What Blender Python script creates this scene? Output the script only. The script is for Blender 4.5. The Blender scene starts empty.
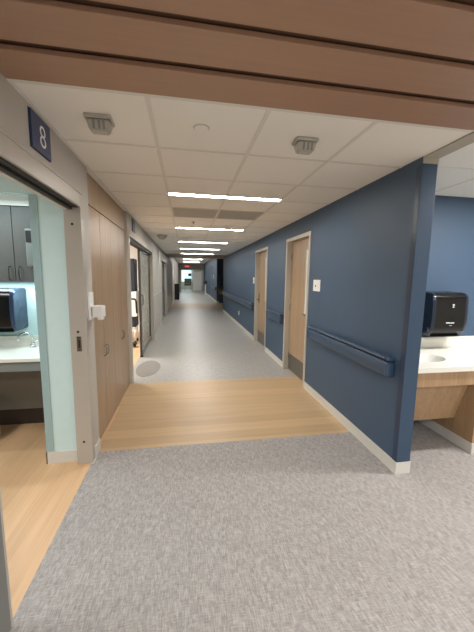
import bpy, bmesh, math, random
from math import pi, sin, cos, radians
from mathutils import Matrix, Vector
random.seed(7)
scene = bpy.context.scene
COL = scene.collection

# ------------------------------------------------------------------ camera
EYE = 1.5526
cam_data = bpy.data.cameras.new('camera')
cam = bpy.data.objects.new('camera', cam_data)
COL.objects.link(cam)
_rx, _ry, _rz = -.1286, .1686, .0141
Rx = Matrix(((1, 0, 0), (0, cos(_rx), -sin(_rx)), (0, sin(_rx), cos(_rx))))
Ry = Matrix(((cos(_ry), sin(_ry), 0), (-sin(_ry), cos(_ry), 0), (0, 0, 1)))
Rz = Matrix(((cos(_rz), 0, -sin(_rz)), (0, 1, 0), (sin(_rz), 0, cos(_rz))))
Rm = Ry @ Rx @ Rz
right, fwd, up = Rm.col[0], Rm.col[1], Rm.col[2]
rot = Matrix((right, up, -fwd)).transposed()
cam.matrix_world = Matrix.Translation((0, 0, EYE)) @ rot.to_4x4()
cam_data.sensor_fit = 'VERTICAL'
cam_data.sensor_height = 24
cam_data.lens = 299.64 / 632 * 24
cam_data.clip_start = .02
scene.camera = cam

# ------------------------------------------------------------------ colour
scene.view_settings.view_transform = 'Standard'
scene.view_settings.look = 'None'
scene.view_settings.gamma = 1
scene.view_settings.use_curve_mapping = False
scene.view_settings.exposure = 1.06

# ------------------------------------------------------------------ world and area lights
world = bpy.data.worlds.new('world'); scene.world = world
world.use_nodes = True
world.node_tree.nodes['Background'].inputs[0].default_value = (1, .95, .88, 1)
world.node_tree.nodes['Background'].inputs[1].default_value = .25

def area_light(name, loc, sx, sy, watts, col=(1, .99, .97), rot=(0, 0, 0)):
    l = bpy.data.lights.new(name, 'AREA'); l.shape = 'RECTANGLE'
    l.size = sx; l.size_y = sy; l.energy = watts; l.color = col
    o = bpy.data.objects.new(name, l); COL.objects.link(o)
    o.location = loc; o.rotation_euler = rot
    return o
STRIP_E = 36.0                                            # glow of the linear ceiling lights
area_light('lobby_downlight', (.6, -.9, 2.40), 1.2, .12, 34)
area_light('lobby_downlight', (.6, -2.4, 2.40), 1.2, .12, 34)
area_light('lobby_downlight', (2.95, 1.75, 2.40), 1.2, .12, 27, (1, .985, .96))
area_light('lobby_downlight', (3.4, -1.4, 2.40), 1.2, .12, 36, (1, .985, .96))
area_light('patient_room_light', (-2.6, 1.4, 2.38), .6, 1.2, 25, (.96, .99, 1))
area_light('under_cabinet_light', (-1.75, 3.12, 1.475), .9, .05, 3.4, (.78, .95, 1))
area_light('alcove_light', (-1.75, 2.72, 2.19), .9, .06, 3, (.8, .97, 1))
area_light('second_room_light', (-2.4, 6.2, 2.38), .6, 1.2, 60, (1, .97, .92))
area_light('end_room_light', (.6, 34.5, 2.7), 2.4, 1.6, 60, (.8, .97, 1))

# ------------------------------------------------------------------ materials
def lin(c):
    c = c / 255
    return c / 12.92 if c <= .04045 else ((c + .055) / 1.055) ** 2.4
def rgb(r, g, b): return (lin(r), lin(g), lin(b), 1)

def mat(name, col, rough=.5, metal=0, spec=.5, var=.06, scale=12, bump=0, stretch=(1, 1, 1), emit=0, coat=0, alpha=1, trans=0):
    m = bpy.data.materials.new(name); m.use_nodes = True
    nt = m.node_tree; b = nt.nodes['Principled BSDF']
    b.inputs['Roughness'].default_value = rough
    b.inputs['Metallic'].default_value = metal
    b.inputs['Specular IOR Level'].default_value = spec
    b.inputs['Coat Weight'].default_value = coat
    b.inputs['Transmission Weight'].default_value = trans
    tc = nt.nodes.new('ShaderNodeTexCoord'); mp = nt.nodes.new('ShaderNodeMapping')
    mp.inputs['Scale'].default_value = stretch
    no = nt.nodes.new('ShaderNodeTexNoise'); no.inputs['Scale'].default_value = scale
    no.inputs['Detail'].default_value = 5
    ra = nt.nodes.new('ShaderNodeMix'); ra.data_type = 'RGBA'
    c = rgb(*col)
    ra.inputs['A'].default_value = tuple(max(0, x * (1 - var)) for x in c[:3]) + (1,)
    ra.inputs['B'].default_value = tuple(min(1, x * (1 + var)) for x in c[:3]) + (1,)
    nt.links.new(tc.outputs['Object'], mp.inputs['Vector'])
    nt.links.new(mp.outputs['Vector'], no.inputs['Vector'])
    nt.links.new(no.outputs['Fac'], ra.inputs['Factor'])
    nt.links.new(ra.outputs['Result'], b.inputs['Base Color'])
    if bump:
        bu = nt.nodes.new('ShaderNodeBump'); bu.inputs['Strength'].default_value = bump
        bu.inputs['Distance'].default_value = .002
        nt.links.new(no.outputs['Fac'], bu.inputs['Height']); nt.links.new(bu.outputs['Normal'], b.inputs['Normal'])
    if emit:
        b.inputs['Emission Color'].default_value = c
        b.inputs['Emission Strength'].default_value = emit
    if alpha < 1: b.inputs['Alpha'].default_value = alpha
    return m

def wood(name, dark, light, axis, fine=70, plank=None, rough=.45, contrast=.5, spec=.5):
    """grain runs along axis; plank = (width, axis it is measured on) draws seams"""
    m = bpy.data.materials.new(name); m.use_nodes = True
    nt = m.node_tree; L = nt.links; b = nt.nodes['Principled BSDF']
    b.inputs['Roughness'].default_value = rough
    b.inputs['Specular IOR Level'].default_value = spec
    tc = nt.nodes.new('ShaderNodeTexCoord')
    def noise(sc, det, long):
        mp = nt.nodes.new('ShaderNodeMapping')
        s = [sc] * 3; s['xyz'.index(axis)] = sc * long
        mp.inputs['Scale'].default_value = s
        n = nt.nodes.new('ShaderNodeTexNoise'); n.inputs['Scale'].default_value = 1; n.inputs['Detail'].default_value = det
        L.new(tc.outputs['Object'], mp.inputs['Vector']); L.new(mp.outputs['Vector'], n.inputs['Vector'])
        return n
    n1 = noise(fine, 4, .025); n2 = noise(fine * .18, 3, .05)
    mx = nt.nodes.new('ShaderNodeMix'); mx.data_type = 'FLOAT'; mx.inputs['Factor'].default_value = .45
    L.new(n1.outputs['Fac'], mx.inputs['A']); L.new(n2.outputs['Fac'], mx.inputs['B'])
    cr = nt.nodes.new('ShaderNodeValToRGB')
    cr.color_ramp.elements[0].position = .5 - contrast * .4; cr.color_ramp.elements[0].color = rgb(*dark)
    cr.color_ramp.elements[1].position = .5 + contrast * .4; cr.color_ramp.elements[1].color = rgb(*light)
    L.new(mx.outputs['Result'], cr.inputs['Fac'])
    out = cr.outputs['Color']
    if plank:
        w, pax = plank
        sp = nt.nodes.new('ShaderNodeSeparateXYZ'); L.new(tc.outputs['Object'], sp.inputs['Vector'])
        dv = nt.nodes.new('ShaderNodeMath'); dv.operation = 'DIVIDE'; dv.inputs[1].default_value = w
        L.new(sp.outputs[pax.upper()], dv.inputs[0])
        fl = nt.nodes.new('ShaderNodeMath'); fl.operation = 'FLOOR'; L.new(dv.outputs[0], fl.inputs[0])
        wn = nt.nodes.new('ShaderNodeTexWhiteNoise'); wn.noise_dimensions = '1D'; L.new(fl.outputs[0], wn.inputs['W'])
        mr = nt.nodes.new('ShaderNodeMapRange'); mr.inputs['To Min'].default_value = .9; mr.inputs['To Max'].default_value = 1.06
        L.new(wn.outputs['Value'], mr.inputs['Value'])
        vm = nt.nodes.new('ShaderNodeVectorMath'); vm.operation = 'SCALE'
        L.new(out, vm.inputs[0]); L.new(mr.outputs['Result'], vm.inputs['Scale'])
        out = vm.outputs['Vector']
    L.new(out, b.inputs['Base Color'])
    bu = nt.nodes.new('ShaderNodeBump'); bu.inputs['Strength'].default_value = .12; bu.inputs['Distance'].default_value = .001
    L.new(n1.outputs['Fac'], bu.inputs['Height']); L.new(bu.outputs['Normal'], b.inputs['Normal'])
    return m

def woven(name, dark, mid, light, cell=.022, rough=.7, strength=1.0):
    """sheet vinyl printed like a coarse weave: patches of streaks along x beside patches along y"""
    m = bpy.data.materials.new(name); m.use_nodes = True
    nt = m.node_tree; L = nt.links; b = nt.nodes['Principled BSDF']
    b.inputs['Roughness'].default_value = rough
    b.inputs['Specular IOR Level'].default_value = .35
    tc = nt.nodes.new('ShaderNodeTexCoord')
    def noise(sx, sy, det=2):
        mp = nt.nodes.new('ShaderNodeMapping'); mp.inputs['Scale'].default_value = (sx, sy, 1)
        n = nt.nodes.new('ShaderNodeTexNoise'); n.inputs['Scale'].default_value = 1; n.inputs['Detail'].default_value = det
        L.new(tc.outputs['Object'], mp.inputs['Vector']); L.new(mp.outputs['Vector'], n.inputs['Vector'])
        return n.outputs['Fac']
    a = noise(170, 20, 2); c = noise(22, 170, 2)
    v = nt.nodes.new('ShaderNodeTexVoronoi'); v.distance = 'CHEBYCHEV'; v.inputs['Scale'].default_value = 1 / cell
    vm_ = nt.nodes.new('ShaderNodeMapping'); vm_.inputs['Scale'].default_value = (1.5, .8, 1); L.new(tc.outputs['Object'], vm_.inputs['Vector']); L.new(vm_.outputs['Vector'], v.inputs['Vector']); v.inputs['Randomness'].default_value = .8
    sp = nt.nodes.new('ShaderNodeSeparateColor'); L.new(v.outputs['Color'], sp.inputs['Color'])
    gt = nt.nodes.new('ShaderNodeMath'); gt.operation = 'GREATER_THAN'; gt.inputs[1].default_value = .4
    L.new(sp.outputs[0], gt.inputs[0])
    mx = nt.nodes.new('ShaderNodeMix'); mx.data_type = 'FLOAT'
    mx.inputs['Factor'].default_value = .42; L.new(a, mx.inputs['A']); L.new(c, mx.inputs['B'])
    # a little tone per patch
    ad = nt.nodes.new('ShaderNodeMath'); ad.operation = 'MULTIPLY_ADD'; ad.inputs[1].default_value = .13; ad.inputs[2].default_value = -.065
    L.new(sp.outputs[1], ad.inputs[0])
    sm = nt.nodes.new('ShaderNodeMath'); sm.operation = 'ADD'
    L.new(mx.outputs['Result'], sm.inputs[0]); L.new(ad.outputs[0], sm.inputs[1])
    cr = nt.nodes.new('ShaderNodeValToRGB'); e = cr.color_ramp.elements
    e[0].position = .5 - .17 / strength; e[0].color = rgb(*dark)
    e[1].position = .5 + .17 / strength; e[1].color = rgb(*light)
    x = e.new(.5); x.color = rgb(*mid)
    L.new(sm.outputs[0], cr.inputs['Fac']); L.new(cr.outputs['Color'], b.inputs['Base Color'])
    return m

def glow(name, col, strength):
    m = bpy.data.materials.new(name); m.use_nodes = True
    b = m.node_tree.nodes['Principled BSDF']
    b.inputs['Base Color'].default_value = rgb(*col)
    b.inputs['Emission Color'].default_value = rgb(*col)
    b.inputs['Emission Strength'].default_value = strength
    return m

def glass(name, col, alpha, rough=.05):
    m = bpy.data.materials.new(name); m.use_nodes = True
    nt = m.node_tree; L = nt.links
    for n in list(nt.nodes): nt.nodes.remove(n)
    o = nt.nodes.new('ShaderNodeOutputMaterial'); mx = nt.nodes.new('ShaderNodeMixShader')
    t = nt.nodes.new('ShaderNodeBsdfTransparent'); g = nt.nodes.new('ShaderNodeBsdfGlossy'); d = nt.nodes.new('ShaderNodeBsdfDiffuse')
    t.inputs['Color'].default_value = rgb(*col); g.inputs['Roughness'].default_value = rough
    d.inputs['Color'].default_value = rgb(*col)
    m2 = nt.nodes.new('ShaderNodeMixShader'); m2.inputs[0].default_value = .35
    L.new(d.outputs[0], m2.inputs[1]); L.new(g.outputs[0], m2.inputs[2])
    mx.inputs[0].default_value = alpha
    L.new(t.outputs[0], mx.inputs[1]); L.new(m2.outputs[0], mx.inputs[2]); L.new(mx.outputs[0], o.inputs[0])
    return m

M = dict(
    navy=mat('navy_paint', (62, 83, 106), .55, var=.04, scale=40, bump=.05),
    navy_rail=mat('navy_vinyl', (50, 72, 96), .35, var=.05),
    leaf_grey=mat('grey_door_leaf', (120, 120, 116), .45, .2),
    groove=mat('brown_groove', (104, 74, 54), .7),
    navy_flange=mat('darker_flange_navy', (42, 58, 82), .4, var=.04),
    navy_dark=mat('navy_recess', (26, 34, 50), .6),
    beige=mat('greige_paint', (188, 183, 174), .6, var=.03, scale=30),
    teal=mat('pale_teal_paint', (198, 222, 222), .6, var=.03, scale=20),
    teal_dark=mat('teal_vinyl_guard', (152, 178, 180), .5, var=.03),
    steel=mat('greige_steel', (182, 175, 165), .38, .2, var=.03),
    frame=mat('greige_door_frame', (190, 184, 172), .4, .1, var=.03),
    base=mat('pale_grey_vinyl_base', (206, 203, 195), .5, var=.03),
    tile=mat('ceiling_tile', (240, 236, 228), .9, var=.035, scale=260, bump=.2),
    tbar=mat('ceiling_grid_paint', (224, 219, 210), .6, var=.02),
    track=mat('dark_door_track', (38, 30, 25), .6),
    black=mat('black_plastic', (14, 14, 15), .2, spec=.45),
    matte_black=mat('matte_black', (18, 19, 22), .6),
    smoke=mat('smoked_side_panel', (24, 34, 48), .15, spec=.6),
    blue_smoke=mat('blue_smoked_panel', (46, 62, 86), .15, spec=.6),
    dark_metal=mat('dark_bronze_aluminium', (70, 70, 68), .35, .6),
    chrome=mat('chrome', (200, 202, 204), .14, 1, var=.01),
    satin=mat('satin_steel', (150, 148, 142), .32, .9, var=.02),
    kick=mat('kick_plate_steel', (122, 116, 107), .35, .7, var=.03),
    white=mat('white_plastic', (240, 239, 236), .4, var=.015),
    solid=mat('white_solid_surface', (228, 226, 216), .28, var=.02, scale=8),
    vent=mat('grey_vent_metal', (184, 180, 172), .6, var=.03),
    vent_dark=mat('vent_recess', (172, 168, 160), .8),
    detector=mat('grey_translucent_plastic', (176, 172, 162), .35, var=.03),
    slot=mat('detector_slot', (130, 128, 122), .5),
    lam=mat('grey_laminate', (88, 88, 85), .45, var=.03),
    lam_apron=mat('grey_apron_laminate', (124, 130, 128), .45, var=.03),
    brown_grey=mat('taupe_wall', (126, 119, 108), .6, var=.03),
    brown_dark=mat('dark_brown_base', (58, 46, 38), .5),
    sign=mat('blue_sign_face', (32, 54, 100), .35, var=.03),
    letter=mat('white_lettering', (238, 238, 240), .5, var=.01),
    gold=mat('brass_strike', (120, 112, 96), .35, .9, var=.02),
    gap=mat('painted_gap_shade', (50, 40, 33), .7),  # dark tone that paints in the shade inside gaps
    oval_grey=mat('grey_floor_oval', (124, 121, 116), .55, var=.04, scale=60),
    cushion=mat('olive_fabric', (64, 66, 48), .8),
    counterdark=mat('dark_worktop', (52, 48, 44), .4),
    hall=mat('hall_greige', (176, 168, 154), .6, var=.03),
    seam=mat('vinyl_floor_smooth', (166, 164, 159), .38, spec=.45, var=.05, scale=90),
    floor_weave=woven('woven_vinyl', (132, 127, 124), (154, 149, 146), (174, 169, 165)),
    floor_hall=woven('fine_woven_vinyl', (142, 140, 137), (158, 156, 152), (176, 174, 170), cell=.03, rough=.33),
    floor_wood=wood('wood_vinyl_across', (180, 150, 112), (196, 168, 130), 'x', 75, (.15, 'y'), .4),
    floor_wood_room=wood('wood_vinyl_along', (196, 156, 116), (216, 177, 137), 'y', 75, (.15, 'x'), .4),
    cab=wood('walnut_laminate', (146, 121, 95), (172, 147, 119), 'z', 90, None, .35, .6),
    vanity=wood('oak_laminate', (144, 115, 84), (178, 147, 113), 'z', 90, None, .45, .6),
    doorwood=wood('maple_door', (154, 129, 102), (178, 153, 124), 'z', 60, None, .4, .6),
    slat=wood('ceiling_wood', (162, 127, 103), (173, 138, 114), 'x', 60, None, .42, .8),
    strip=glow('light_diffuser', (255, 252, 246), STRIP_E),
    exit=glow('exit_red', (200, 60, 60), .45),
    window=glow('daylit_window', (185, 218, 226), .8),
    screen=glow('bright_window', (180, 215, 220), .55),
    glass=glass('door_glass', (205, 208, 204), .38, .16),
    lite=glass('lite_glass', (245, 243, 236), .95, .4),
)

# ------------------------------------------------------------------ mesh helpers
class MB:
    def __init__(s): s.bm = bmesh.new(); s.mats = []
    def mi(s, m):
        if m is None: return 0
        if m not in s.mats: s.mats.append(m)
        return s.mats.index(m)
    def box(s, x0, x1, y0, y1, z0, z1, m=None, bev=0):
        n0 = len(s.bm.faces)
        r = bmesh.ops.create_cube(s.bm, size=1)
        for v in r['verts']:
            v.co = Vector((x0 + (v.co.x + .5) * (x1 - x0), y0 + (v.co.y + .5) * (y1 - y0), z0 + (v.co.z + .5) * (z1 - z0)))
        fs = {f for v in r['verts'] for f in v.link_faces}
        for f in fs: f.material_index = s.mi(m)
        if bev:
            es = list({e for v in r['verts'] for e in v.link_edges})
            q = bmesh.ops.bevel(s.bm, geom=es, offset=bev, segments=3, affect='EDGES', profile=.5)
            for f in q['faces']: f.material_index = s.mi(m)
        return s
    def prism(s, pts, axis, a, b, m=None):
        """pts: 2-D outline in the two axes other than axis (in xyz order), pushed from a to b"""
        def P(p, t):
            l = list(p); l.insert('xyz'.index(axis), t); return Vector(l)
        va = [s.bm.verts.new(P(p, a)) for p in pts]; vb = [s.bm.verts.new(P(p, b)) for p in pts]
        fs = [s.bm.faces.new(va), s.bm.faces.new(vb[::-1])]
        n = len(pts)
        for i in range(n): fs.append(s.bm.faces.new((va[i], vb[i], vb[(i + 1) % n], va[(i + 1) % n])))
        for f in fs: f.material_index = s.mi(m)
        bmesh.ops.recalc_face_normals(s.bm, faces=fs)
        return s
    def tube(s, path, r, m=None, seg=12):
        path = [Vector(p) for p in path]; rings = []
        for i, p in enumerate(path):
            d = (path[min(i + 1, len(path) - 1)] - path[max(i - 1, 0)]).normalized()
            a = d.orthogonal().normalized() if not rings else (pa - d * pa.dot(d)).normalized()
            pa = a; b = d.cross(a); rr = r[i] if isinstance(r, (list, tuple)) else r
            rings.append([s.bm.verts.new(p + a * rr * cos(2 * pi * k / seg) + b * rr * sin(2 * pi * k / seg)) for k in range(seg)])
        fs = [s.bm.faces.new(rings[0][::-1]), s.bm.faces.new(rings[-1])]
        for A, B in zip(rings, rings[1:]):
            for k in range(seg): fs.append(s.bm.faces.new((A[k], A[(k + 1) % seg], B[(k + 1) % seg], B[k])))
        for f in fs: f.material_index = s.mi(m); f.smooth = True
        fs[0].smooth = fs[1].smooth = False
        bmesh.ops.recalc_face_normals(s.bm, faces=fs)
        return s
    def quad(s, pts, m=None):
        f = s.bm.faces.new([s.bm.verts.new(p) for p in pts]); f.material_index = s.mi(m); return s
    def build(s, name, material=None, parent=None, loc=(0, 0, 0), smooth=False):
        o_ = Vector(loc)
        if parent is not None: o_ = Vector(parent.get('_o', (0, 0, 0)))
        me = bpy.data.meshes.new(name)
        for v in s.bm.verts: v.co -= o_
        s.bm.to_mesh(me); s.bm.free()
        for m in (s.mats if s.mats else [material]): me.materials.append(m)
        if smooth:
            for p in me.polygons: p.use_smooth = True
            me.set_sharp_from_angle(angle=radians(35))
        o = bpy.data.objects.new(name, me); COL.objects.link(o)
        if parent is not None:
            o.parent = parent; o['_o'] = tuple(o_)
        else:
            o.location = o_; o['_o'] = tuple(o_)
        return o
def box(*a, **k): return MB().box(*a, **k)
def thing(name, loc, label, cat, group=None):
    o = bpy.data.objects.new(name, None); COL.objects.link(o); o.location = loc
    o['_o'] = tuple(loc); o['label'] = label; o['category'] = cat
    o.empty_display_size = .05
    if group: o['group'] = group
    return o
def tag(o, label, cat, group=None, kind=None):
    o['label'] = label; o['category'] = cat
    if group: o['group'] = group
    if kind: o['kind'] = kind
    return o
def struct(name, mb, m=None, parent=None):
    o = mb.build(name, m, parent)
    if parent is None: o['kind'] = 'structure'
    return o
def struct_root(name, loc):
    o = bpy.data.objects.new(name, None); COL.objects.link(o); o.location = loc; o['_o'] = tuple(loc)
    o['kind'] = 'structure'; o.empty_display_size = .05
    return o
def dup(root, loc, label=None, group=None):
    r = root.copy(); COL.objects.link(r); r.location = loc
    if label: r['label'] = label
    if group: r['group'] = group
    for ch in list(root.children):
        c = ch.copy(); COL.objects.link(c); c.parent = r
        for g in ch.children:
            d = g.copy(); COL.objects.link(d); d.parent = c
    return r
def text_mesh(name, body, size, m, parent, world, depth=.001, bold=0):
    cu = bpy.data.curves.new(name, 'FONT'); cu.body = body; cu.size = size
    cu.align_x = 'CENTER'; cu.align_y = 'CENTER'; cu.extrude = depth; cu.offset = bold
    t = bpy.data.objects.new(name, cu); COL.objects.link(t)
    dg = bpy.context.evaluated_depsgraph_get(); dg.update()
    me = bpy.data.meshes.new_from_object(t.evaluated_get(dg)); bpy.data.objects.remove(t)
    me.materials.clear(); me.materials.append(m)
    off = Vector(parent['_o']); W = Matrix.Translation(-off) @ world
    me.transform(W)
    o = bpy.data.objects.new(name, me); COL.objects.link(o); o.parent = parent
    return o

# ------------------------------------------------------------------ sizes
XL, XR, C = -.78, 1.65, 2.414
Y1, Y2 = 1.985, 13.5            # the long blue wall
CF = 2.85                        # ceiling beyond the second wooden soffit

# ------------------------------------------------------------------ floor
f = MB()
def fl(x0, x1, y0, y1, m): f.quad([(x0, y0, 0), (x1, y0, 0), (x1, y1, 0), (x0, y1, 0)], m)
fl(-.79, 5, -4, 2.65, M['floor_weave'])
fl(XR + .1, 5, 2.65, 3.2, M['floor_weave'])
fl(-.79, -.78, 2.65, 2.66, M['floor_weave'])
fl(-5, -.79, -4, 3.6, M['floor_wood_room'])
fl(-.79, XR + .1, 2.65, 4.38, M['floor_wood'])
fl(-1.1, -.79, 3.6, 4.38, M['floor_wood'])
fl(XR + .1, XR + .25, 3.2, 4.38, M['floor_wood'])
fl(-.9, XR + .2, 4.38, 14.6, M['floor_hall'])
fl(-5, -.9, 4.2, 12.6, M['floor_wood_room'])
fl(-.9, 1.85, 14.6, 18, M['floor_wood'])
fl(1.85, 5, 13.4, 18.1, M['floor_hall'])
fl(-.9, 2.3, 18, 31.2, M['floor_hall'])
fl(-3, 4, 31.2, 38, M['floor_hall'])
struct('floor', f)

# ------------------------------------------------------------------ ceiling
c = MB()
c.box(XL - .01, XR, 1.6, 12.0, C, C + .05, M['tile'])
c.box(XR, 5, -4, 3.0, C, C + .05, M['tile'])
c.box(-5, XR, -4, -.45, C, C + .05, M['tile'])
c.box(-1.2, XR + .3, 12.0, 14.5, C + .03, C + .08, M['tile'])
c.box(-1.2, 5, 14.5, 31.2, CF, CF + .05, M['tile'])
c.box(-1.2, 5, 14.45, 14.5, C + .02, CF + .05, M['hall'])
c.box(-1.6, -.9, 12.0, 17, C, C + .05, M['tile'])
c.box(-4.4, -.9, -.45, 3.6, C, C + .05, M['tile'])
c.box(-4.4, -.9, 4.38, 12.0, C, C + .05, M['tile'])
c.box(1.7, 5, 13.5, 14.45, C, C + .05, M['tile'])
c.box(-3, 4, 31.3, 38, 2.8, 2.85, M['tile'])
struct('ceiling', c)

g = MB()                                                   # exposed T-bar grid of the hall
T = .012
gx = [-.18, .43, 1.04]
for x in gx: g.box(x - T, x + T, 1.6, 12.0, C - .004, C, M['tbar'])
gy = [1.612 + .594 * k for k in range(18)]
for y in gy: g.box(XL, XR, y - T, y + T, C - .0035, C, M['tbar'])
g.box(XL, XL + .02, 1.6, 12, C - .005, C, M['tbar'])
struct('trim_1', g)
g = MB()
for x in (2.42, 3.03, 3.64, 4.25): g.box(x - .006, x + .006, -4, 2.82, C - .004, C, M['tbar'])
for y in [2.12 - .61 * k for k in range(10)]: g.box(XR + .12, 5, y - .006, y + .006, C - .0035, C, M['tbar'])
struct('trim_2', g)

# wooden plank soffits
def soffit(name, x0, x1, ys, z):
    s = MB()
    for a, b in ys: s.box(x0, x1, a, b, z, z + .02, M['slat'], bev=.002)
    s.box(x0, x1, ys[0][0], ys[-1][1], z + .028, z + .04, M['groove'])
    struct(name, s)
soffit('trim_3', -4.4, XR + 1.6, [(-.42 + .2275 * k, -.42 + .2275 * k + .183) for k in range(8)] + [(1.408, 1.60)], C - .004)
soffit('trim_4', XL, XR + .12, [(12.02 + .245 * k, 12.02 + .245 * k + .205) for k in range(10)], C)

# ------------------------------------------------------------------ right side walls
w = MB().box(XR, XR + .115, Y1, 3.885, 0, C)
w.box(XR, XR + .115, 3.885, 4.86, 2.18, C); w.box(XR, XR + .115, 4.86, 6.05, 0, C)
w.box(XR, XR + .115, 6.05, 7.12, 2.18, C); w.box(XR, XR + .115, 7.12, Y2, 0, C)
struct('wall_right', w, M['navy'])
w = MB().box(XR + .115, 5, 2.82, 2.92, 0, C)
struct('wall_right_back', w, M['navy'])
struct('wall_right_cap', MB().box(XR - .001, XR + .116, Y1 - .012, Y1 - .001, 2.366, C - .001).box(XR + .002, XR + .115, -4, Y1 - .012, C - .012, C - .001), M['hall'])
struct('wall_right_side', box(5, 5.1, -4, 2.92, 0, C), M['beige'])
struct('wall_front', box(-5, 5.1, -4.1, -4, 0, C), M['beige'])
# blue wall further on, beyond the nook
XF = 1.80
struct('wall_right_far', MB().box(XF, XF + .12, 17.9, 31.2, 0, CF), M['navy'])
w = MB().box(XF + .12, 5, 18.0, 18.1, 0, CF).box(XR + .115, 5, 13.4, 13.5, 0, CF).box(4.9, 5, 13.5, 18, 0, CF)
struct('wall_nook', w, M['navy'])
struct('baseboard_right', MB()
       .box(XR - .008, XR, Y1, 3.885, 0, .10).box(XR - .008, XR, 4.86, 6.05, 0, .10).box(XR - .008, XR, 7.12, Y2, 0, .10)
       .box(XR - .008, XR + .123, Y1 - .008, Y1, 0, .10), M['base'])
struct('baseboard_right_far', MB().box(XF - .008, XF, 17.9, 31.2, 0, .12).box(XF - .008, XF + .13, 17.892, 17.9, 0, .12), M['base'])

# corner guard on the end of the blue wall
t = thing('corner_guard', (XR, Y1, .1), 'navy vinyl corner guard covering the near end of the blue wall', 'corner guard')
MB().box(XR - .004, XR - .0005, Y1 - .004, Y1 + .05, .1, 2.366, bev=.001).build('side_flange', M['navy_flange'], t)  # side flange coloured darker than the end flange
MB().box(XR - .004, XR + .118, Y1 - .0045, Y1 - .0008, .1, 2.366, bev=.001).build('end_flange', M['navy_rail'], t)

# ------------------------------------------------------------------ doors in the blue wall
def hall_door(n, y0, y1, lite, knob, hinge_y):
    root = struct_root('door_%d' % n, (XR, (y0 + y1) / 2, 0))
    fr = MB()
    for a, b in ((y0, y0 + .05), (y1 - .05, y1)): fr.box(XR - .012, XR + .13, a, b, 0, 2.18, bev=.002)
    fr.box(XR - .012, XR + .13, y0 + .05, y1 - .05, 2.13, 2.18, bev=.002)
    fr.box(XR + .095, XR + .13, y0 + .05, y0 + .065, 0, 2.13); fr.box(XR + .06, XR + .13, y1 - .065, y1 - .05, 0, 2.13)
    fr.build('door_frame', M['frame'], root)
    ly0, ly1, lz0, lz1 = lite
    d = MB(); X0, X1 = XR + .072, XR + .115
    a, b = y0 + .052, y1 - .066
    d.box(X0, X1, a, ly0, .008, 2.126); d.box(X0, X1, ly1, b, .008, 2.126)
    d.box(X0, X1, ly0, ly1, .008, lz0); d.box(X0, X1, ly0, ly1, lz1, 2.126)
    leaf = d.build('door_leaf', M['doorwood'], root)
    q = MB(); e = .014
    q.box(X0 - .006, X0 + .01, ly0 - e, ly0, lz0 - e, lz1 + e); q.box(X0 - .006, X0 + .01, ly1, ly1 + e, lz0 - e, lz1 + e)
    q.box(X0 - .006, X0 + .01, ly0, ly1, lz0 - e, lz0); q.box(X0 - .006, X0 + .01, ly0, ly1, lz1, lz1 + e)
    q.build('lite_frame', M['frame'], leaf)
    MB().box(X0 + .001, X0 + .008, ly0, ly1, lz0, lz1).build('glass_pane', M['lite'], leaf)
    MB().box(X0 - .002, X0, a + .01, b - .01, .02, .285, bev=.0008).build('kick_plate', M['kick'], leaf)
    h = MB().box(X0 - .008, X0, knob - .03, knob + .03, .95, 1.18, bev=.003)
    s = 1 if knob < (y0 + y1) / 2 else -1
    h.tube([(X0 - .005, knob, 1.03), (X0 - .05, knob, 1.03), (X0 - .055, knob + s * .02, 1.03), (X0 - .055, knob + s * .12, 1.03)], .010)
    h.build('door_handle', M['dark_metal'], leaf)
    for z in (.25, 1.07, 1.9): MB().tube([(X0 - .006, hinge_y, z - .055), (X0 - .006, hinge_y, z + .055)], .008).build('hinge', M['satin'], root)
    return root
hall_door(1, 3.885, 4.86, (4.12, 4.19, 1.03, 1.95), 3.99, 4.79)
hall_door(2, 6.05, 7.12, (6.38, 6.45, 1.05, 1.97), 6.98, 6.108)

# ------------------------------------------------------------------ handrails
def handrail(y0, y1, label, x=XR, s=-1, m='navy_rail', z=.80, name='handrail', group='wall handrails'):
    """s = side the rail stands out to"""
    t = thing(name, (x, (y0 + y1) / 2, z), label, 'handrail', group)
    e = .03
    # bumper board: a shallow bowed profile; crown: rounded grip above a groove
    def X(v): return x + s * v
    bp = [(X(.012), z - .03), (X(.05), z - .03), (X(.064), z - .024), (X(.070), z + .015), (X(.070), z + .082), (X(.064), z + .092), (X(.012), z + .092)]
    cp = [(X(.012), z + .102), (X(.040), z + .102), (X(.062), z + .102), (X(.074), z + .109), (X(.080), z + .120), (X(.074), z + .132), (X(.060), z + .138), (X(.045), z + .136), (X(.030), z + .126), (X(.022), z + .112), (X(.012), z + .108)]
    if s > 0: bp.reverse(); cp.reverse()
    MB().prism(bp, 'y', y0 + e, y1 - e).build('bumper_board', M[m], t, smooth=True)
    MB().prism(cp, 'y', y0 + e, y1 - e).build('grip_rail', M[m], t, smooth=True)
    for a, b in ((y0, y0 + e), (y1 - e, y1)):
        k = MB(); lo, hi = sorted((X(0), X(.078)))
        k.box(lo, hi - .006, a, b, z - .03, z + .093, bev=.014); k.box(lo, hi, a, b, z + .101, z + .138, bev=.014)
        k.build('end_cap', M[m], t, smooth=True)
    n = max(2, int((y1 - y0) / .8) + 1)
    for i in range(n):
        yy = y0 + .15 + (y1 - y0 - .3) * i / (n - 1); lo, hi = sorted((X(0), X(.02)))
        MB().box(lo, hi, yy - .03, yy + .03, z + .01, z + .12).build('wall_bracket', M['navy_dark'] if s < 0 else M['steel'], t)
    return t
handrail(2.085, 3.72, 'navy handrail between the near end of the blue wall and the nearest door')
handrail(4.885, 5.78, 'short navy handrail on the blue wall between the two wooden doors')
handrail(7.18, 13.4, 'long navy handrail on the blue wall beyond the farther wooden door')
handrail(18.2, 20.3, 'distant navy handrail at the near end of the far blue wall', x=XF)

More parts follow.
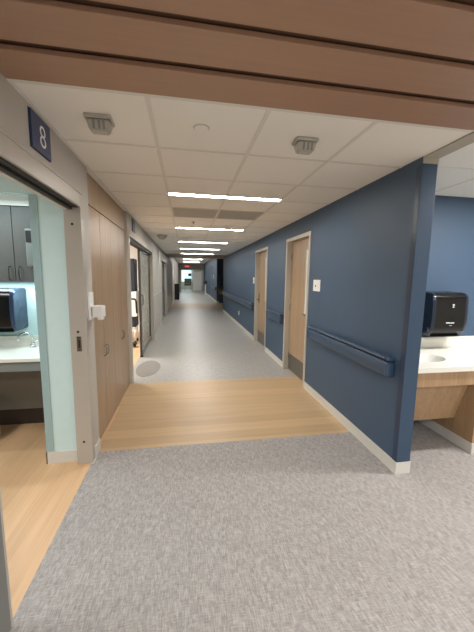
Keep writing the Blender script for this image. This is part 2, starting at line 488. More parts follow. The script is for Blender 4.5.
# ------------------------------------------------------------------ switch plates and outlet
def plate(y, z, w, h, label, cat, name, x=XR, kind='switch'):
    t = thing(name, (x, y, z), label, cat)
    MB().box(x - .007, x - .0005, y - w / 2, y + w / 2, z - h / 2, z + h / 2, bev=.002).build('cover_plate', M['white'], t)
    if kind == 'switch':
        MB().box(x - .012, x - .007, y + .012, y + .036, z - .02, z + .006, bev=.002).build('toggle', M['slot'], t)
        MB().box(x - .011, x - .007, y - .05, y - .015, z - .033, z + .033, bev=.002).build('rocker', M['white'], t)
    else:
        for dz in (-.02, .02): MB().tube([(x - .007, y, z + dz), (x - .009, y, z + dz)], .015).build('socket', M['base'], t)
    return t
plate(3.63, 1.462, .20, .145, 'white two-gang switch plate on the blue wall beside the nearest door', 'light switch', 'switch_plate')
plate(7.28, 1.48, .15, .15, 'white switch plate on the blue wall just past the farther wooden door', 'light switch', 'switch_plate')
plate(9.32, .43, .08, .12, 'pale wall outlet low on the blue wall under the long handrail', 'outlet', 'wall_outlet', kind='outlet')

# ------------------------------------------------------------------ left wall with the room 8 opening
w = MB()
w.box(XL - .11, XL, -4, 1.28, 0, C)                       # near side of opening
w.box(XL - .11, XL, 1.28, 2.54, 2.172, C)                 # above opening
w.box(XL - .11, XL, 2.54, 2.70, 0, C)                     # pier before the wood cabinet
w.box(XL - .11, XL, 4.375, 4.46, 0, C)
w.box(XL - .11, XL, 4.46, 7.40, 2.12, C)
w.box(XL - .11, XL, 7.40, 9.9, 0, C); w.box(XL - .11, XL, 9.9, 12.2, 2.12, C)
w.box(XL - .11, XL, 12.2, 13.0, 0, C); w.box(XL - .11, XL, 13.0, 14.45, 2.2, C)
w.box(XL - .11, XL, 14.45, 16.9, 2.2, CF)
w.box(XL - .11, XL, 16.9, 31.2, 0, CF)
w.box(XL - .6, XL - .11, 12.9, 13.0, 0, C); w.box(XL - .6, XL - .11, 16.9, 17.0, 0, C)
struct('wall_left', w, M['beige'])
# panel joints and a chair rail on the stretch between the sliding doors
j = MB().box(XL, XL + .006, 7.42, 9.88, 1.075, 1.10, bev=.002)
for y in (8.02, 8.63, 9.25): j.box(XL, XL + .003, y - .006, y + .006, .1, 2.38)
struct('trim_5', j, M['base'])
struct('baseboard_left', MB().box(XL, XL + .008, 2.545, 2.70, 0, .10).box(XL, XL + .008, 4.385, 4.40, 0, .1).box(XL, XL + .008, 7.48, 9.88, 0, .1)
       .box(XL, XL + .008, 12.28, 12.98, 0, .1).box(XL, XL + .008, 17, 31.2, 0, .1), M['base'])

# sliding door frame of room 8
root = struct_root('door_3', (XL - .05, 2.5, 0))
fr = MB().box(XL - .115, XL + .006, 2.482, 2.545, 0, 2.168, bev=.003)
fr.box(XL - .115, XL + .006, 1.28, 1.30, 0, 2.168, bev=.002)
fr.box(XL - .012, XL + .006, 1.285, 2.482, 2.057, 2.168, bev=.003)
fr.box(XL - .0, XL + .011, 1.28, 2.545, 2.155, 2.172, bev=.002)
fr.build('door_frame', M['steel'], root)
MB().box(XL - .045, XL - .012, 1.30, 2.48, 2.05, 2.16).box(XL - .075, XL - .05, 1.30, 2.48, 2.035, 2.16, bev=.002).build('track', M['track'], root)
MB().box(XL - .108, XL - .078, 1.30, 2.48, 2.03, 2.16, bev=.002).build('header_lip', M['base'], root)
MB().box(XL - .115, XL - .01, 1.3, 2.48, 2.161, 2.166).build('track_cover', M['gap'], root)
MB().box(XL + .0005, XL + .010, .1, 1.279, .006, 2.05, bev=.002).build('door_leaf', M['leaf_grey'], root)
k = MB()
for z in (1.93, 1.111, .194): k.tube([(XL - .057, 2.4825, z), (XL - .057, 2.4805, z)], .0095)
k.build('screw_hole', M['matte_black'], root)
s = MB().box(XL - .070, XL - .036, 2.479, 2.483, .955, 1.075, bev=.0019)
st = s.build('latch_strike', M['gold'], root, smooth=True)
MB().box(XL - .057, XL - .046, 2.4775, 2.4795, .985, 1.045, bev=.0005).build('latch_slot', M['matte_black'], st)
struct('baseboard_door', MB().box(XL - .01, XL + .012, 2.475, 2.55, 0, .004), M['base'])

# ------------------------------------------------------------------ room 8 behind the opening
XA = -1.14                                                 # right side of the sink alcove
for nm, b in (('wall_partition', (XA, XL - .112, 2.535, 2.60, 0, 2.145)), ('wall_header', (-4.4, XL - .112, 2.535, 2.60, 2.145, C)),
              ('wall_room_left', (-4.4, -2.6, 2.535, 2.60, 0, 2.145)), ('wall_alcove_right', (XA, XA + .06, 2.60, 3.38, 0, 2.145)),
              ('wall_alcove_left', (-2.68, -2.6, 2.60, 3.38, 0, 2.3)), ('wall_alcove_back', (-2.6, XA, 3.3, 3.38, .84, C)), ('wall_room_side', (-4.4, -4.3, -4, 2.535, 0, C))):
    struct(nm, box(*b), M['teal'])
struct('wall_behind_cabinet', box(-1.05, -1.01, 2.61, 4.28, 0, C), M['beige'])
struct('ceiling_cabinet', box(-1.05, XL - .01, 2.61, 4.40, C, C + .05), M['tile'])
struct('wall_alcove', MB().box(-2.6, XA, 3.3, 3.38, .16, .84), M['brown_grey'])
struct('baseboard_alcove', MB().box(-2.6, XA, 3.292, 3.38, 0, .16), M['brown_dark'])
struct('ceiling_alcove', MB().box(-2.6, XA, 2.98, 3.3, 2.142, 2.2).box(-2.6, XA, 2.60, 3.3, 2.26, 2.3).box(-2.6, XA, 2.98, 3.3, 2.2, 2.26), M['white'])
struct('baseboard_room', MB().box(XA - .008, XL - .116, 2.527, 2.535, 0, .10).box(XA - .008, XA, 2.527, 2.62, 0, .1), M['base'])
t = thing('corner_guard', (XA, 2.53, .1), 'grey-teal corner guard on the wall edge beside the sink alcove of room 8', 'corner guard')
MB().box(XA - .004, XA + .052, 2.529, 2.5345, .1, 2.14, bev=.001).build('face_flange', M['teal_dark'], t)
MB().box(XA - .004, XA - .0005, 2.53, 2.58, .1, 2.14, bev=.001).build('side_flange', M['teal_dark'], t)

# sink counter in the alcove
t = thing('sink_counter', (-1.87, 3.0, .84), 'white sink counter with grey apron in the alcove of room 8', 'counter')
MB().box(-2.6, XA - .004, 2.75, 3.296, .808, .84, bev=.003).build('worktop', M['solid'], t)
MB().box(-2.6, XA - .004, 2.77, 2.79, .722, .806).box(-2.6, XA - .004, 2.79, 3.29, .79, .806).build('apron', M['lam_apron'], t)
MB().box(-2.6, XA - .004, 3.27, 3.298, .84, .94, bev=.002).build('backsplash', M['solid'], t)
def sink_top(x0, x1, y0, y1, z0, z1, cx, cy, rx, ry, depth, parent):
    m = MB(); n = 64
    angs = [2 * pi * i / n for i in range(n)]
    for X in (x0, x1):
        for Y in (y0, y1): angs.append(math.atan2(Y - cy, X - cx) % (2 * pi))
    angs = sorted(set(angs)); inn = []; out = []; low = []
    for a in angs:
        ca, sa = cos(a), sin(a)
        tx = ((x1 if ca > 0 else x0) - cx) / ca if abs(ca) > 1e-9 else 1e9
        ty = ((y1 if sa > 0 else y0) - cy) / sa if abs(sa) > 1e-9 else 1e9
        q = min(tx, ty)
        inn.append(m.bm.verts.new((cx + rx * ca, cy + ry * sa, z1)))
        out.append(m.bm.verts.new((cx + q * ca, cy + q * sa, z1))); low.append(m.bm.verts.new((cx + q * ca, cy + q * sa, z0)))
    k = len(angs)
    for A, B in ((inn, out), (out, low)):
        for i in range(k): m.bm.faces.new((A[i], A[(i + 1) % k], B[(i + 1) % k], B[i]))
    u = [m.bm.verts.new((v.co.x, v.co.y, z0)) for v in inn]
    for A, B in ((low, u),):
        for i in range(k): m.bm.faces.new((A[i], A[(i + 1) % k], B[(i + 1) % k], B[i]))
    bmesh.ops.recalc_face_normals(m.bm, faces=list(m.bm.faces))
    m.build('worktop', M['solid'], parent)
    b = MB(); rings = []
    for f_, d in ((1.0, 0), (.985, .006), (.96, .03), (.9, .07), (.75, .10), (.4, .118), (.12, .12)):
        rings.append([b.bm.verts.new((cx + rx * f_ * cos(a), cy + ry * f_ * sin(a), z1 - d * depth / .12)) for a in angs])
    for A, B in zip(rings, rings[1:]):
        for i in range(k): b.bm.faces.new((A[i], A[(i + 1) % k], B[(i + 1) % k], B[i]))
    b.bm.faces.new(rings[-1])
    bmesh.ops.recalc_face_normals(b.bm, faces=list(b.bm.faces))
    sb = b.build('sink_basin', M['solid'], parent, smooth=True)
    MB().tube([(cx, cy, z1 - depth), (cx, cy, z1 - depth + .004)], .022).build('drain', M['satin'], sb)
t = thing('sink_faucet', (-1.50, 3.2, .8405), 'small chrome gooseneck faucet on the white alcove counter of room 8', 'faucet')
MB().tube([(-1.50, 3.2, .8405), (-1.50, 3.2, .862)], [.026, .022]).build('base', M['chrome'], t)
MB().tube([(-1.50, 3.2, .86)] + [(-1.50 - .055 + .055 * cos(a), 3.2 - .01 * a, .93 + .055 * sin(a)) for a in [i * pi / 8 for i in range(9)]] + [(-1.61, 3.165, .90)], .009).build('spout', M['chrome'], t)
MB().tube([(-1.50, 3.2, .875), (-1.455, 3.2, .90)], .006).build('lever', M['chrome'], t)

# wall cabinets of the alcove
t = thing('wall_cabinet', (-1.75, 3.1, 1.485), 'dark grey two-door wall cabinet hung above the alcove sink in room 8', 'wall cabinet')
MB().box(-2.15, -1.30, 3.0, 3.298, 1.487, 2.14).build('carcass', M['lam'], t)
for a, b, hx in ((-1.915, -1.497, -1.535), (-1.492, -1.302, -1.455)):
    d = MB().box(a, b, 2.98, 2.9985, 1.487, 2.135, bev=.0015).build('door', M['lam'], t)
    MB().tube([(hx, 2.98, 1.50), (hx, 2.958, 1.505), (hx, 2.952, 1.53), (hx, 2.952, 1.59), (hx, 2.958, 1.615), (hx, 2.98, 1.62)], .0045).build('handle', M['dark_metal'], d)
d = MB().box(-2.14, -1.92, 2.98, 2.9985, 1.487, 2.135, bev=.0015).build('door', M['lam'], t)
MB().tube([(-1.955, 2.98, 1.50), (-1.955, 2.955, 1.53), (-1.955, 2.955, 1.59), (-1.955, 2.98, 1.62)], .0045).build('handle', M['dark_metal'], d)
t = thing('glove_box_holder', (-1.35, 2.95, 1.6), 'slim dark holder with rounded corners on the right edge of the alcove cabinet', 'holder')
MB().box(-1.385, -1.30, 2.945, 2.978, 1.62, 1.95, bev=.014).build('holder_body', M['lam_apron'], t, smooth=True)
MB().box(-1.375, -1.31, 2.938, 2.946, 1.83, 1.93, bev=.003).build('dark_opening', M['matte_black'], t)

# ------------------------------------------------------------------ paper towel dispensers
def dispenser(x0, x1, yf, yb, z0, z1, label, side_m, front_left):
    """wall behind at yb, face at yf; curved top and bottom shell"""
    t = thing('towel_dispenser', ((x0 + x1) / 2, yb, z0), label, 'paper towel dispenser')
    D = yb - yf; H = z1 - z0
    prof = [(yb, z0), (yf + .05, z0), (yf + .035, z0 + .03), (yf + .012, z0 + .05), (yf + .002, z0 + .12), (yf, z0 + H * .5), (yf + .004, z1 - .09)]
    for i in range(7):
        a = i / 6 * pi / 2; prof.append((yf + .006 + .07 - .07 * cos(a), z1 - .075 + .07 * sin(a)))
    prof += [(yb, z1)]
    body = MB().prism(prof, 'x', x0 + .035, x1 - .035).build('front_cover', M['black'], t, smooth=True)
    for a, b in ((x0, x0 + .036), (x1 - .036, x1)):
        cy, cz = sum(p[0] for p in prof) / len(prof), sum(p[1] for p in prof) / len(prof)
        inner = a if abs(a - x0) < 1e-6 else b
        m = MB(); o1 = [m.bm.verts.new((b if inner == a else a, y, z)) for y, z in prof]
        mid = [m.bm.verts.new(((a + b) / 2 - (.008 if inner == a else -.008), cy + (y - cy) * .985 if y < yb else y, cz + (z - cz) * .985)) for y, z in prof]
        out = [m.bm.verts.new((inner, cy + (y - cy) * .88 if y < yb else y, cz + (z - cz) * .9)) for y, z in prof]
        n = len(prof)
        for A, B in ((o1, mid), (mid, out)):
            for i in range(n): m.bm.faces.new((A[i], A[(i + 1) % n], B[(i + 1) % n], B[i]))
        m.bm.faces.new(out); m.bm.faces.new(o1[::-1])
        bmesh.ops.recalc_face_normals(m.bm, faces=list(m.bm.faces))
        sp = m.build('side_panel', M[side_m], t, smooth=True)
        for zz in (z0 + H * .34, z0 + H * .68):
            MB().tube([(inner - (.0015 if inner == a else -.0015), yb - D * .48, zz), (inner + (.002 if inner == a else -.002), yb - D * .48, zz)], .05, seg=24).build('roll_window', M[side_m], sp)
    cx = (x0 + x1) / 2
    MB().box(x0 + .04, x1 - .04, yf + .03, yb - .02, z0 - .006, z0, bev=.002).build('towel_slot', M['matte_black'], t)
    return t, cx
t, cx = dispenser(2.41, 2.82, 2.585, 2.819, .985, 1.435, 'black paper towel dispenser on the blue wall above the right-hand sink counter', 'smoke', 0)
# emblem: a small leaf-like swirl, and two short lines of small white lettering
e = MB()
for k in range(3):
    a0 = radians(90 + 120 * k); pts = []
    for i in range(7):
        a = a0 + i / 6 * radians(100); pts.append((cx + .02 + .012 * cos(a), 1.305 + .012 * sin(a)))
    for i in range(6, -1, -1):
        a = a0 + i / 6 * radians(100); rr = .012 - .009 * sin(pi * i / 6); pts.append((cx + .02 + rr * cos(a), 1.305 + rr * sin(a)))
    try:
        bm_pts = [e.bm.verts.new((p[0], 2.5815, p[1])) for p in pts[:-1]]; e.bm.faces.new(bm_pts)
    except ValueError: pass
e.box(cx + .008, cx + .032, 2.5812, 2.5818, 1.283, 1.287)
e.build('emblem', M['letter'], t)
l = MB()
for i in range(9): l.box(cx - .045 + i * .0105, cx - .045 + i * .0105 + .0075, 2.5818, 2.5824, 1.122, 1.122 + (.011 if i in (0, 2, 7) else .008))
for i in range(4): l.box(cx - .005 + i * .007, cx + i * .007, 2.5818, 2.5824, 1.098, 1.102)
l.build('lettering', M['letter'], t)
dispenser(-2.03, -1.575, 3.06, 3.299, 1.015, 1.42, 'black towel dispenser with blue-grey side on the wall of the room 8 alcove', 'blue_smoke', 0)

# white bin beside the alcove
t = thing('waste_bin', (-1.78, 2.97, 0), 'low white box bin standing on the wood floor under the alcove counter', 'bin')
MB().prism([(-2.02, 2.88), (-1.80, 2.88), (-1.80, 3.10), (-2.02, 3.10)], 'z', .004, .215).build('bin_body', M['white'], t)
MB().box(-2.025, -1.795, 2.875, 3.105, .215, .25, bev=.008).build('lid', M['white'], t)

# ------------------------------------------------------------------ room number signs
def room_sign(y0, y1, z0, z1, label, numeral=None, parts=True):
    t = thing('room_sign', (XL, (y0 + y1) / 2, z0), label, 'sign')
    MB().box(XL + .0005, XL + .012, y0, y1, z0, z1, bev=.0015).build('sign_panel', M['sign'], t)
    MB().box(XL + .0002, XL + .004, y0 - .003, y1 + .003, z0 - .003, z1 + .003).build('back_plate', M['matte_black'], t)
    if numeral:
        W = Matrix.Translation((XL + .0125, (y0 + y1) / 2 + .012, (z0 + z1) / 2 - .006)) @ Matrix(((0, 0, 1, 0), (1, 0, 0, 0), (0, 1, 0, 0), (0, 0, 0, 1)))
        text_mesh('numeral', numeral, .165, M['letter'], t, W, .0008, -.0022)
room_sign(1.785, 2.005, 2.205, 2.388, 'dark blue square room sign with a white number 8 above the opening', '8')
# the next room's sign stands out from the wall and is seen almost edge-on
room_sign(4.72, 4.94, 2.2, 2.39, 'plain dark blue sign above the second sliding door, past the wood cabinets')

# ------------------------------------------------------------------ wood cabinet wall
XC = -.812
t = thing('storage_cabinet', (XC - .2, 3.54, 0), 'tall walnut-look built-in cabinet with four doors between the two room openings', 'cabinet')
MB().box(XC - .19, XC - .022, 2.706, 4.372, .012, C - .003).build('carcass', M['gap'], t)
MB().box(XC - .022, XC, 2.712, 4.37, 2.152, C - .006, bev=.001).build('top_panel', M['cab'], t)
ys = [2.732, 3.126, 3.538, 3.95, 4.362]
for i in range(4):
    a, b = ys[i] + .002, ys[i + 1] - .002
    d = MB().box(XC - .021, XC, a, b, .03, 2.143, bev=.001).build('cabinet_door', M['cab'], t)
    hy = (b - .035) if i % 2 == 0 else (a + .035)
    MB().tube([(XC, hy, .76), (XC + .022, hy, .765), (XC + .028, hy, .78), (XC + .028, hy, .84), (XC + .022, hy, .855), (XC, hy, .86)], .0045).build('pull_handle', M['satin'], d)
MB().box(XC - .022, XC - .004, 2.715, 4.368, .002, .028).build('toe_board', M['cab'], t)
struct('trim_gap_shade', MB().box(XC - .1, XC + .002, 2.70, 2.704, 0, C), M['gap'])  # dark strip painting in the shade line beside the cabinet

# white dispenser on the pier
t = thing('sanitizer_dispenser', (XL, 2.64, 1.19), 'white hand sanitizer dispenser on the pier beside the wood cabinet', 'dispenser')
MB().box(XL, XL + .018, 2.555, 2.665, 1.19, 1.415, bev=.006).build('back_plate', M['white'], t, smooth=True)
MB().box(XL + .012, XL + .108, 2.575, 2.665, 1.21, 1.305, bev=.01).build('housing', M['white'], t, smooth=True)
MB().box(XL + .058, XL + .102, 2.59, 2.65, 1.188, 1.215, bev=.008).build('nozzle', M['white'], t, smooth=True)
MB().box(XL + .012, XL + .03, 2.568, 2.576, 1.22, 1.295, bev=.002).build('grip_slot', M['detector'], t)

# ------------------------------------------------------------------ second sliding glass door
root = struct_root('door_4', (XL - .05, 5.9, 0))
fr = MB().box(XL - .11, XL + .008, 4.40, 4.465, 0, 2.12, bev=.003).box(XL - .11, XL + .008, 7.36, 7.42, 0, 2.12, bev=.003).box(XL - .11, XL + .008, 4.465, 7.36, 2.10, 2.20, bev=.003)
fr.build('door_frame', M['frame'], root)
MB().box(XL - .10, XL - .01, 4.47, 7.355, 2.04, 2.10).build('track', M['track'], root)
def glass_leaf(root, X, y0, y1, z1=2.06):
    q = MB(); wd = .05
    q.box(X - .02, X + .02, y0, y0 + wd, .012, z1, bev=.003).box(X - .02, X + .02, y1 - wd, y1, .012, z1, bev=.003)
    q.box(X - .02, X + .02, y0 + wd, y1 - wd, z1 - .06, z1, bev=.003)
    leaf = q.build('sliding_leaf', M['dark_metal'], root)
    MB().box(X - .018, X + .018, y0 + wd, y1 - wd, .012, .13, bev=.002).build('bottom_rail', M['satin'], leaf)
    MB().box(X - .005, X + .005, y0 + wd, y1 - wd, .13, z1 - .06).build('glass_pane', M['glass'], leaf)
    MB().tube([(X + .02, y0 + .025, 1.0), (X + .05, y0 + .025, 1.01), (X + .055, y0 + .025, 1.03), (X + .055, y0 + .025, 1.17), (X + .05, y0 + .025, 1.19), (X + .02, y0 + .025, 1.2)], .009).build('pull_handle', M['matte_black'], leaf)
    MB().box(X - .024, X + .03, y0 - .004, y0 + .06, .0, .03, bev=.004).build('floor_guide', M['matte_black'], leaf)
glass_leaf(root, -.86, 5.84, 7.35)
t = thing('floor_oval', (-.70, 5.1, 0), 'grey oval patch on the floor outside the second room opening', 'mat')
MB().prism([(-.66 + .21 * cos(a) * (1 if cos(a) > 0 else .85), 5.12 + .45 * sin(a)) for a in [2 * pi * i / 40 for i in range(40)]], 'z', .0005, .004).build('oval_surface', M['oval_grey'], t)  # thin grey oval, darker than the floor around it

# second room
for nm, b in (('wall_second_room_near', (-4.4, XL - .112, 4.385, 4.40, 0, C)), ('wall_second_room_back', (-4.4, XL - .112, 8.6, 8.7, 0, C)),
              ('wall_second_room_side', (-4.4, -4.3, 4.4, 12.2, 0, C)), ('wall_third_room_back', (-4.4, XL - .112, 12.25, 12.3, 0, C))):
    struct(nm, box(*b), M['white'])
t = thing('supply_cart', (-1.35, 7.2, 0), 'tall dark navy and white cart seen inside the second room', 'cart')
MB().box(-1.62, -1.13, 7.0, 7.4, 1.20, 1.93, bev=.01).build('upper_cabinet', M['navy_dark'], t)
MB().box(-1.62, -1.10, 6.98, 7.42, .64, 1.20, bev=.01).build('white_housing', M['white'], t)
MB().box(-1.60, -1.13, 7.0, 7.4, .40, .64, bev=.008).build('lower_cabinet', M['navy_dark'], t)
MB().tube([(-1.3, 6.98, 1.05), (-1.3, 6.9, 1.05), (-1.2, 6.86, 1.05), (-1.12, 6.9, 1.04), (-1.10, 6.93, .98), (-1.10, 6.98, .72)], .02).build('arm_handle', M['matte_black'], t)
for x, y in ((-1.56, 7.05), (-1.16, 7.05), (-1.56, 7.35), (-1.16, 7.35)):
    k = MB().tube([(x, y, .07), (x, y, .41)], .018); k.build('leg', M['white'], t)
    MB().tube([(x - .015, y, .04), (x + .015, y, .04)], .04).build('caster', M['matte_black'], t)
t = thing('equipment_base', (-1.2, 6.5, 0), 'low black wheeled equipment base on the floor of the second room', 'equipment')
MB().box(-1.45, -1.08, 6.62, 6.80, .05, .10, bev=.015).build('base_bar', M['matte_black'], t)
for x in (-1.41, -1.12): MB().tube([(x - .02, 6.71, .035), (x + .02, 6.71, .035)], .035).build('wheel', M['matte_black'], t)
MB().tube([(-1.25, 6.71, .10), (-1.25, 6.71, .30)], .02).build('post', M['matte_black'], t)

# third sliding door, far along the left wall
root = struct_root('door_5', (XL - .05, 11, 0))
MB().box(XL - .11, XL + .01, 9.88, 9.96, 0, 2.12, bev=.003).box(XL - .11, XL + .01, 12.14, 12.24, 0, 2.12, bev=.003).box(XL - .11, XL + .01, 9.96, 12.14, 2.06, 2.18, bev=.003).build('door_frame', M['frame'], root)
glass_leaf(root, -.86, 10.9, 12.12, 2.04)
MB().box(XL - .09, XL - .01, 9.97, 12.13, 2.03, 2.058).build('track', M['track'], root)
t = thing('wall_notice', (XL, 9.4, 1.9), 'small pale notice plate high on the greige wall before the third door', 'plaque')
MB().box(XL + .001, XL + .02, 9.02, 9.2, 1.95, 2.25, bev=.003).build('plate', M['white'], t)
# far cabinet
t = thing('storage_cabinet', (XL, 14.9, 0), 'distant wood cabinet front at the far wood-floored stretch of the left wall', 'cabinet')
MB().box(XL - .5, XL - .03, 13.01, 16.89, .01, 2.19).build('carcass', M['gap'], t)
for i in range(8):
    a = 13.02 + i * .483
    d = MB().box(XL - .03, XL - .008, a + .003, a + .48, .03, 2.18).build('cabinet_door', M['cab'], t)

# ------------------------------------------------------------------ ceiling fittings
def strip_light(y, z, x0, x1, label, dy=.055):
    t = thing('linear_light', ((x0 + x1) / 2, y, z), label, 'ceiling light', 'linear ceiling lights along the hall')
    fr = MB(); a = .012
    fr.box(x0, x1, y - dy, y - dy + a, z - .008, z + .01).box(x0, x1, y + dy - a, y + dy, z - .008, z + .01)
    fr.box(x0, x0 + a, y - dy + a, y + dy - a, z - .008, z + .01).box(x1 - a, x1, y - dy + a, y + dy - a, z - .008, z + .01)
    fr.build('trim_frame', M['tbar'], t)
    MB().box(x0 + a, x1 - a, y - dy + a, y + dy - a, z - .005, z - .001).build('diffuser', M['strip'], t)
for y, lab in ((3.335, 'nearest bright linear light in the hall ceiling, in front of the grey vent panels'), (5.55, 'second bright linear ceiling light from the camera, just past the grey vent panels'),
               (7.72, 'third linear light counted from the camera in the hall ceiling'), (9.6, 'fourth linear light counted from the camera in the hall ceiling'),
               (11.6, 'linear light right in front of the distant wooden ceiling soffit')):
    strip_light(y, C - .004, -.18, 1.045, lab)
for y, lab in ((19.5, 'added linear light hidden behind the distant wooden soffit, brightening the far hall'), (23.2, 'linear light between the far wooden soffit and the exit sign, nearer of the two seen'), (27.3, 'most distant linear light, right in front of the exit sign')):  # first lamp is added, unseen behind the soffit, to brighten the far hall
    strip_light(y, CF - .002, -.2, 1.2, lab, .09)

def vent(x0, x1, label):
    y0, y1 = 4.0, 4.56
    t = thing('ceiling_vent', ((x0 + x1) / 2, y0 + .28, C), label, 'ceiling vent', 'grey ceiling vent panels')
    MB().box(x0 + .012, x1 - .012, y0, y1, C - .006, C - .001).build('face_panel', M['vent'], t)
    n = MB()
    for k in range(22): n.box(x0 + .035, x1 - .035, y0 + .03 + k * .0235, y0 + .036 + k * .0235, C - .0068, C - .006)
    n.build('louvre_field', M['vent_dark'], t)
vent(-.18, .43, 'grey louvred ceiling vent panel, left of the pair behind the nearest light')
vent(.43, 1.04, 'grey louvred ceiling vent panel, right of the pair behind the nearest light')

def beacon(cx, cy, label):
    t = thing('ceiling_sensor', (cx, cy, C), label, 'ceiling sensor', 'ceiling sensors')
    z = C - .001
    MB().box(cx - .07, cx + .07, cy - .052, cy + .052, z - .02, z, bev=.005).build('mounting_plate', M['detector'], t)
    b = MB()
    top = [(cx - .062, cy - .045), (cx + .062, cy - .045), (cx + .062, cy + .045), (cx - .062, cy + .045)]
    vt = [b.bm.verts.new((x, y, z - .022)) for x, y in top]; vb = [b.bm.verts.new((cx + (x - cx) * .78, cy + (y - cy) * .75, z - .075)) for x, y in top]
    b.bm.faces.new(vt); b.bm.faces.new(vb[::-1])
    for i in range(4): b.bm.faces.new((vt[i], vb[i], vb[(i + 1) % 4], vt[(i + 1) % 4]))
    bmesh.ops.recalc_face_normals(b.bm, faces=list(b.bm.faces))
    bmesh.ops.bevel(b.bm, geom=list(b.bm.edges), offset=.008, segments=2, affect='EDGES')
    b.build('lens_housing', M['detector'], t, smooth=True)
    for dx in (-.022, .006, .03):
        MB().prism([(cy - .047, z - .03), (cy - .040, z - .03), (cy - .030, z - .068), (cy - .037, z - .068)], 'x', cx + dx - .006, cx + dx + .006).build('slot', M['slot'], t)
    return t
beacon(-.465, 1.885, 'pale grey boxy ceiling sensor in the tile nearest the left wall')
beacon(.745, 1.915, 'pale grey boxy ceiling sensor in the tile nearer the blue wall')
t = thing('ceiling_disc', (.095, 1.885, C), 'small round white sensor cover flat on the ceiling tile between the two boxy sensors', 'ceiling cover')
MB().tube([(.095, 1.885, C - .001), (.095, 1.885, C - .010), (.095, 1.885, C - .012)], [.043, .043, .036], seg=32).build('cover', M['tile'], t)
MB().tube([(.095, 1.885, C - .0005), (.095, 1.885, C - .003)], .047, seg=32).build('rim', M['vent'], t)
t = thing('dome_detector', (-.495, 6.66, C), 'grey dome detector on the ceiling near the left wall, far down the hall', 'detector')
MB().tube([(-.495, 6.66, C - .001), (-.495, 6.66, C - .03)], [.11, .10], seg=24).build('dome_base', M['detector'], t)
MB().tube([(-.495, 6.66, C - .03), (-.495, 6.66, C - .06), (-.495, 6.66, C - .085), (-.495, 6.66, C - .095)], [.085, .075, .045, .01], seg=24).build('dome', M['vent'], t)
for x, y, lab in ((.12, 4.95, 'tiny sprinkler head in the ceiling just past the left vent panel'), (.14, 10.4, 'tiny distant sprinkler head in the ceiling before the far wooden soffit')):
    t = thing('sprinkler_head', (x, y, C), lab, 'sprinkler')
    MB().tube([(x, y, C - .001), (x, y, C - .006)], .03).build('escutcheon', M['satin'], t)
    MB().tube([(x, y, C - .006), (x, y, C - .03), (x, y, C - .034)], [.008, .008, .018]).build('deflector', M['satin'], t)

# ------------------------------------------------------------------ right-hand sink nook
t = thing('vanity_counter', (2.6, 2.45, .83), 'white sink counter with oak-look apron right of the blue wall', 'counter')
sink_top(XR + .117, 4.2, 2.095, 2.817, .79, .83, 2.16, 2.42, .235, .16, .12, t)
MB().box(XR + .117, 4.2, 2.79, 2.818, .83, .94, bev=.003).build('backsplash', M['solid'], t)
MB().box(XR + .117, 4.2, 2.11, 2.132, .662, .789, bev=.001).build('apron', M['vanity'], t)
MB().prism([(2.20, .70), (2.218, .70), (2.354, .249), (2.336, .249)], 'x', XR + .117, 2.518).build('sloped_panel', M['vanity'], t)
t = thing('vanity_cabinet', (3.3, 2.45, 0), 'oak-look base cabinet supporting the right-hand sink counter', 'cabinet')
MB().box(2.52, 4.15, 2.135, 2.815, .10, .786, bev=.001).build('cabinet_box', M['vanity'], t)
MB().box(2.515, 4.15, 2.128, 2.81, .003, .10).build('cove_base', M['base'], t)

# ------------------------------------------------------------------ far nook with a second counter
t = thing('distant_counter', (2.5, 17.6, 0), 'distant wood counter in the dark nook beyond the long blue wall', 'counter')
MB().box(XF + .05, 3.4, 17.35, 17.98, .80, .85).build('worktop', M['counterdark'], t)
MB().box(XF + .05, 3.4, 17.38, 17.4, .55, .80).build('apron', M['vanity'], t)
t = thing('towel_dispenser', (2.3, 17.95, 1.1), 'tiny black towel dispenser above the distant nook counter', 'paper towel dispenser')
MB().box(2.02, 2.4, 17.75, 17.99, 1.05, 1.48, bev=.02).build('cover', M['black'], t)

# ------------------------------------------------------------------ far end of the hall
w = MB()
w.box(-1.2, -.55, 31.2, 31.32, 0, CF).box(1.65, 2.6, 31.2, 31.32, 0, CF).box(-.55, 1.65, 31.2, 31.32, 2.25, CF)
w.box(-3, -2.9, 31.3, 38, 0, 2.8).box(4, 4.1, 31.3, 38, 0, 2.8).box(-3, 4.1, 38, 38.1, 0, 2.8)
struct('wall_end', w, M['hall'])
struct('window_1', MB().box(-.55, .9, 37.95, 37.99, .95, 2.4), M['window'])
struct('window_2', MB().box(1.1, 2.6, 37.95, 37.99, .3, 2.3), M['screen'])
root = struct_root('door_6', (.5, 31.25, 0))
fr = MB()
for x in (-.55, .52, 1.60): fr.box(x, x + .055, 31.18, 31.3, 0, 2.25)
fr.box(-.55, 1.65, 31.18, 31.3, 2.2, 2.25).build('door_frame', M['frame'], root)
lf = MB().box(.6, .68, 31.22, 31.26, .02, 2.18).box(1.5, 1.58, 31.22, 31.26, .02, 2.18).box(.68, 1.5, 31.22, 31.26, 2.08, 2.18).box(.68, 1.5, 31.22, 31.26, .02, .14).build('door_leaf', M['frame'], root)
MB().box(.68, 1.5, 31.235, 31.245, .14, 2.08).build('glass_pane', M['lite'], lf)
t = thing('exit_sign', (.1, 30.2, 2.45), 'red exit sign hanging above the double doors at the end of the hall', 'exit sign')
MB().box(-.16, .36, 30.16, 30.2, 2.42, 2.68).build('sign_box', M['matte_black'], t)
MB().box(-.14, .34, 30.155, 30.16, 2.44, 2.66).build('red_face', M['exit'], t)
text_mesh('lettering', 'EXIT', .2, M['letter'], t, Matrix.Translation((.1, 30.152, 2.55)) @ Matrix.Rotation(radians(90), 4, 'X'), .001)
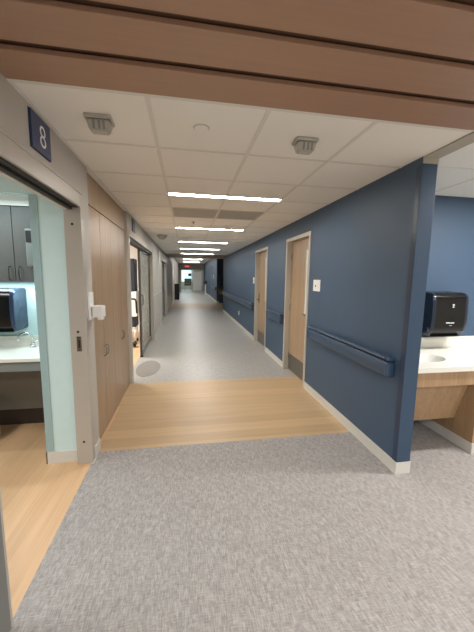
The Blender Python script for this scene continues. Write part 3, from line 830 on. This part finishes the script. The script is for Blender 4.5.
MB().tube([(.1, 30.18, 2.68), (.1, 30.18, CF)], .012).build('hanger', M['satin'], t)
t = thing('lounge_chair', (.0, 34.5, 0), 'olive chair in the bright room behind the far doors', 'chair')
MB().box(-.2, .55, 34.1, 34.8, .55, .75, bev=.03).build('seat', M['cushion'], t)
MB().box(-.2, .6, 34.7, 34.9, .7, 1.35, bev=.05).build('backrest', M['cushion'], t)
for x in (-.15, .5):
    for y in (34.15, 34.75): MB().tube([(x, y, 0), (x, y, .56)], .02).build('leg', M['satin'], t)
t = thing('wall_monitor', (.3, 37.9, 1.4), 'small dark screen in front of the bright window behind the far doors', 'screen')
MB().box(.25, .62, 37.88, 37.93, 1.6, 1.95).build('screen', M['navy_dark'], t)

t = thing('linen_bin', (-.62, 20.6, 0), 'tall black bin against the left wall far down the hall', 'bin')
MB().box(-.765, -.46, 20.4, 20.9, .03, 1.0, bev=.02).build('bin_body', M['matte_black'], t)
MB().box(-.77, -.45, 20.38, 20.92, 1.0, 1.06, bev=.02).build('lid', M['black'], t)
MB().box(-.76, -.47, 20.42, 20.88, 0.001, .03).build('foot', M['matte_black'], t)
t = thing('sanitizer_stand', (1.62, 26, 0), 'slim white stand with a black top beside the far blue wall', 'stand')
MB().box(1.50, 1.74, 25.9, 26.1, 0, .03, bev=.005).build('foot_plate', M['white'], t)
MB().box(1.57, 1.68, 25.95, 26.05, .03, .93, bev=.01).build('post', M['white'], t)
MB().box(1.52, 1.76, 25.9, 26.1, .93, 1.2, bev=.03).build('dispenser_head', M['matte_black'], t)
# door in the far blue wall
root = struct_root('door_7', (XF, 21, 0))
MB().box(XF - .01, XF, 21.3, 21.36, 0, 2.3).box(XF - .01, XF, 22.4, 22.46, 0, 2.3).box(XF - .01, XF, 21.3, 22.46, 2.24, 2.3).build('door_frame', M['navy_dark'], root)
MB().box(XF - .006, XF, 21.36, 22.4, .01, 2.24).build('door_leaf', M['navy_rail'], root)
t = thing('wall_notice', (XF, 20, 1.5), 'small pale plate on the far blue wall above its handrail', 'plaque')
MB().box(XF - .012, XF - .001, 20.0, 20.35, 1.42, 1.7).build('plate', M['base'], t)

for o in bpy.data.objects:
    if '_o' in o: del o['_o']
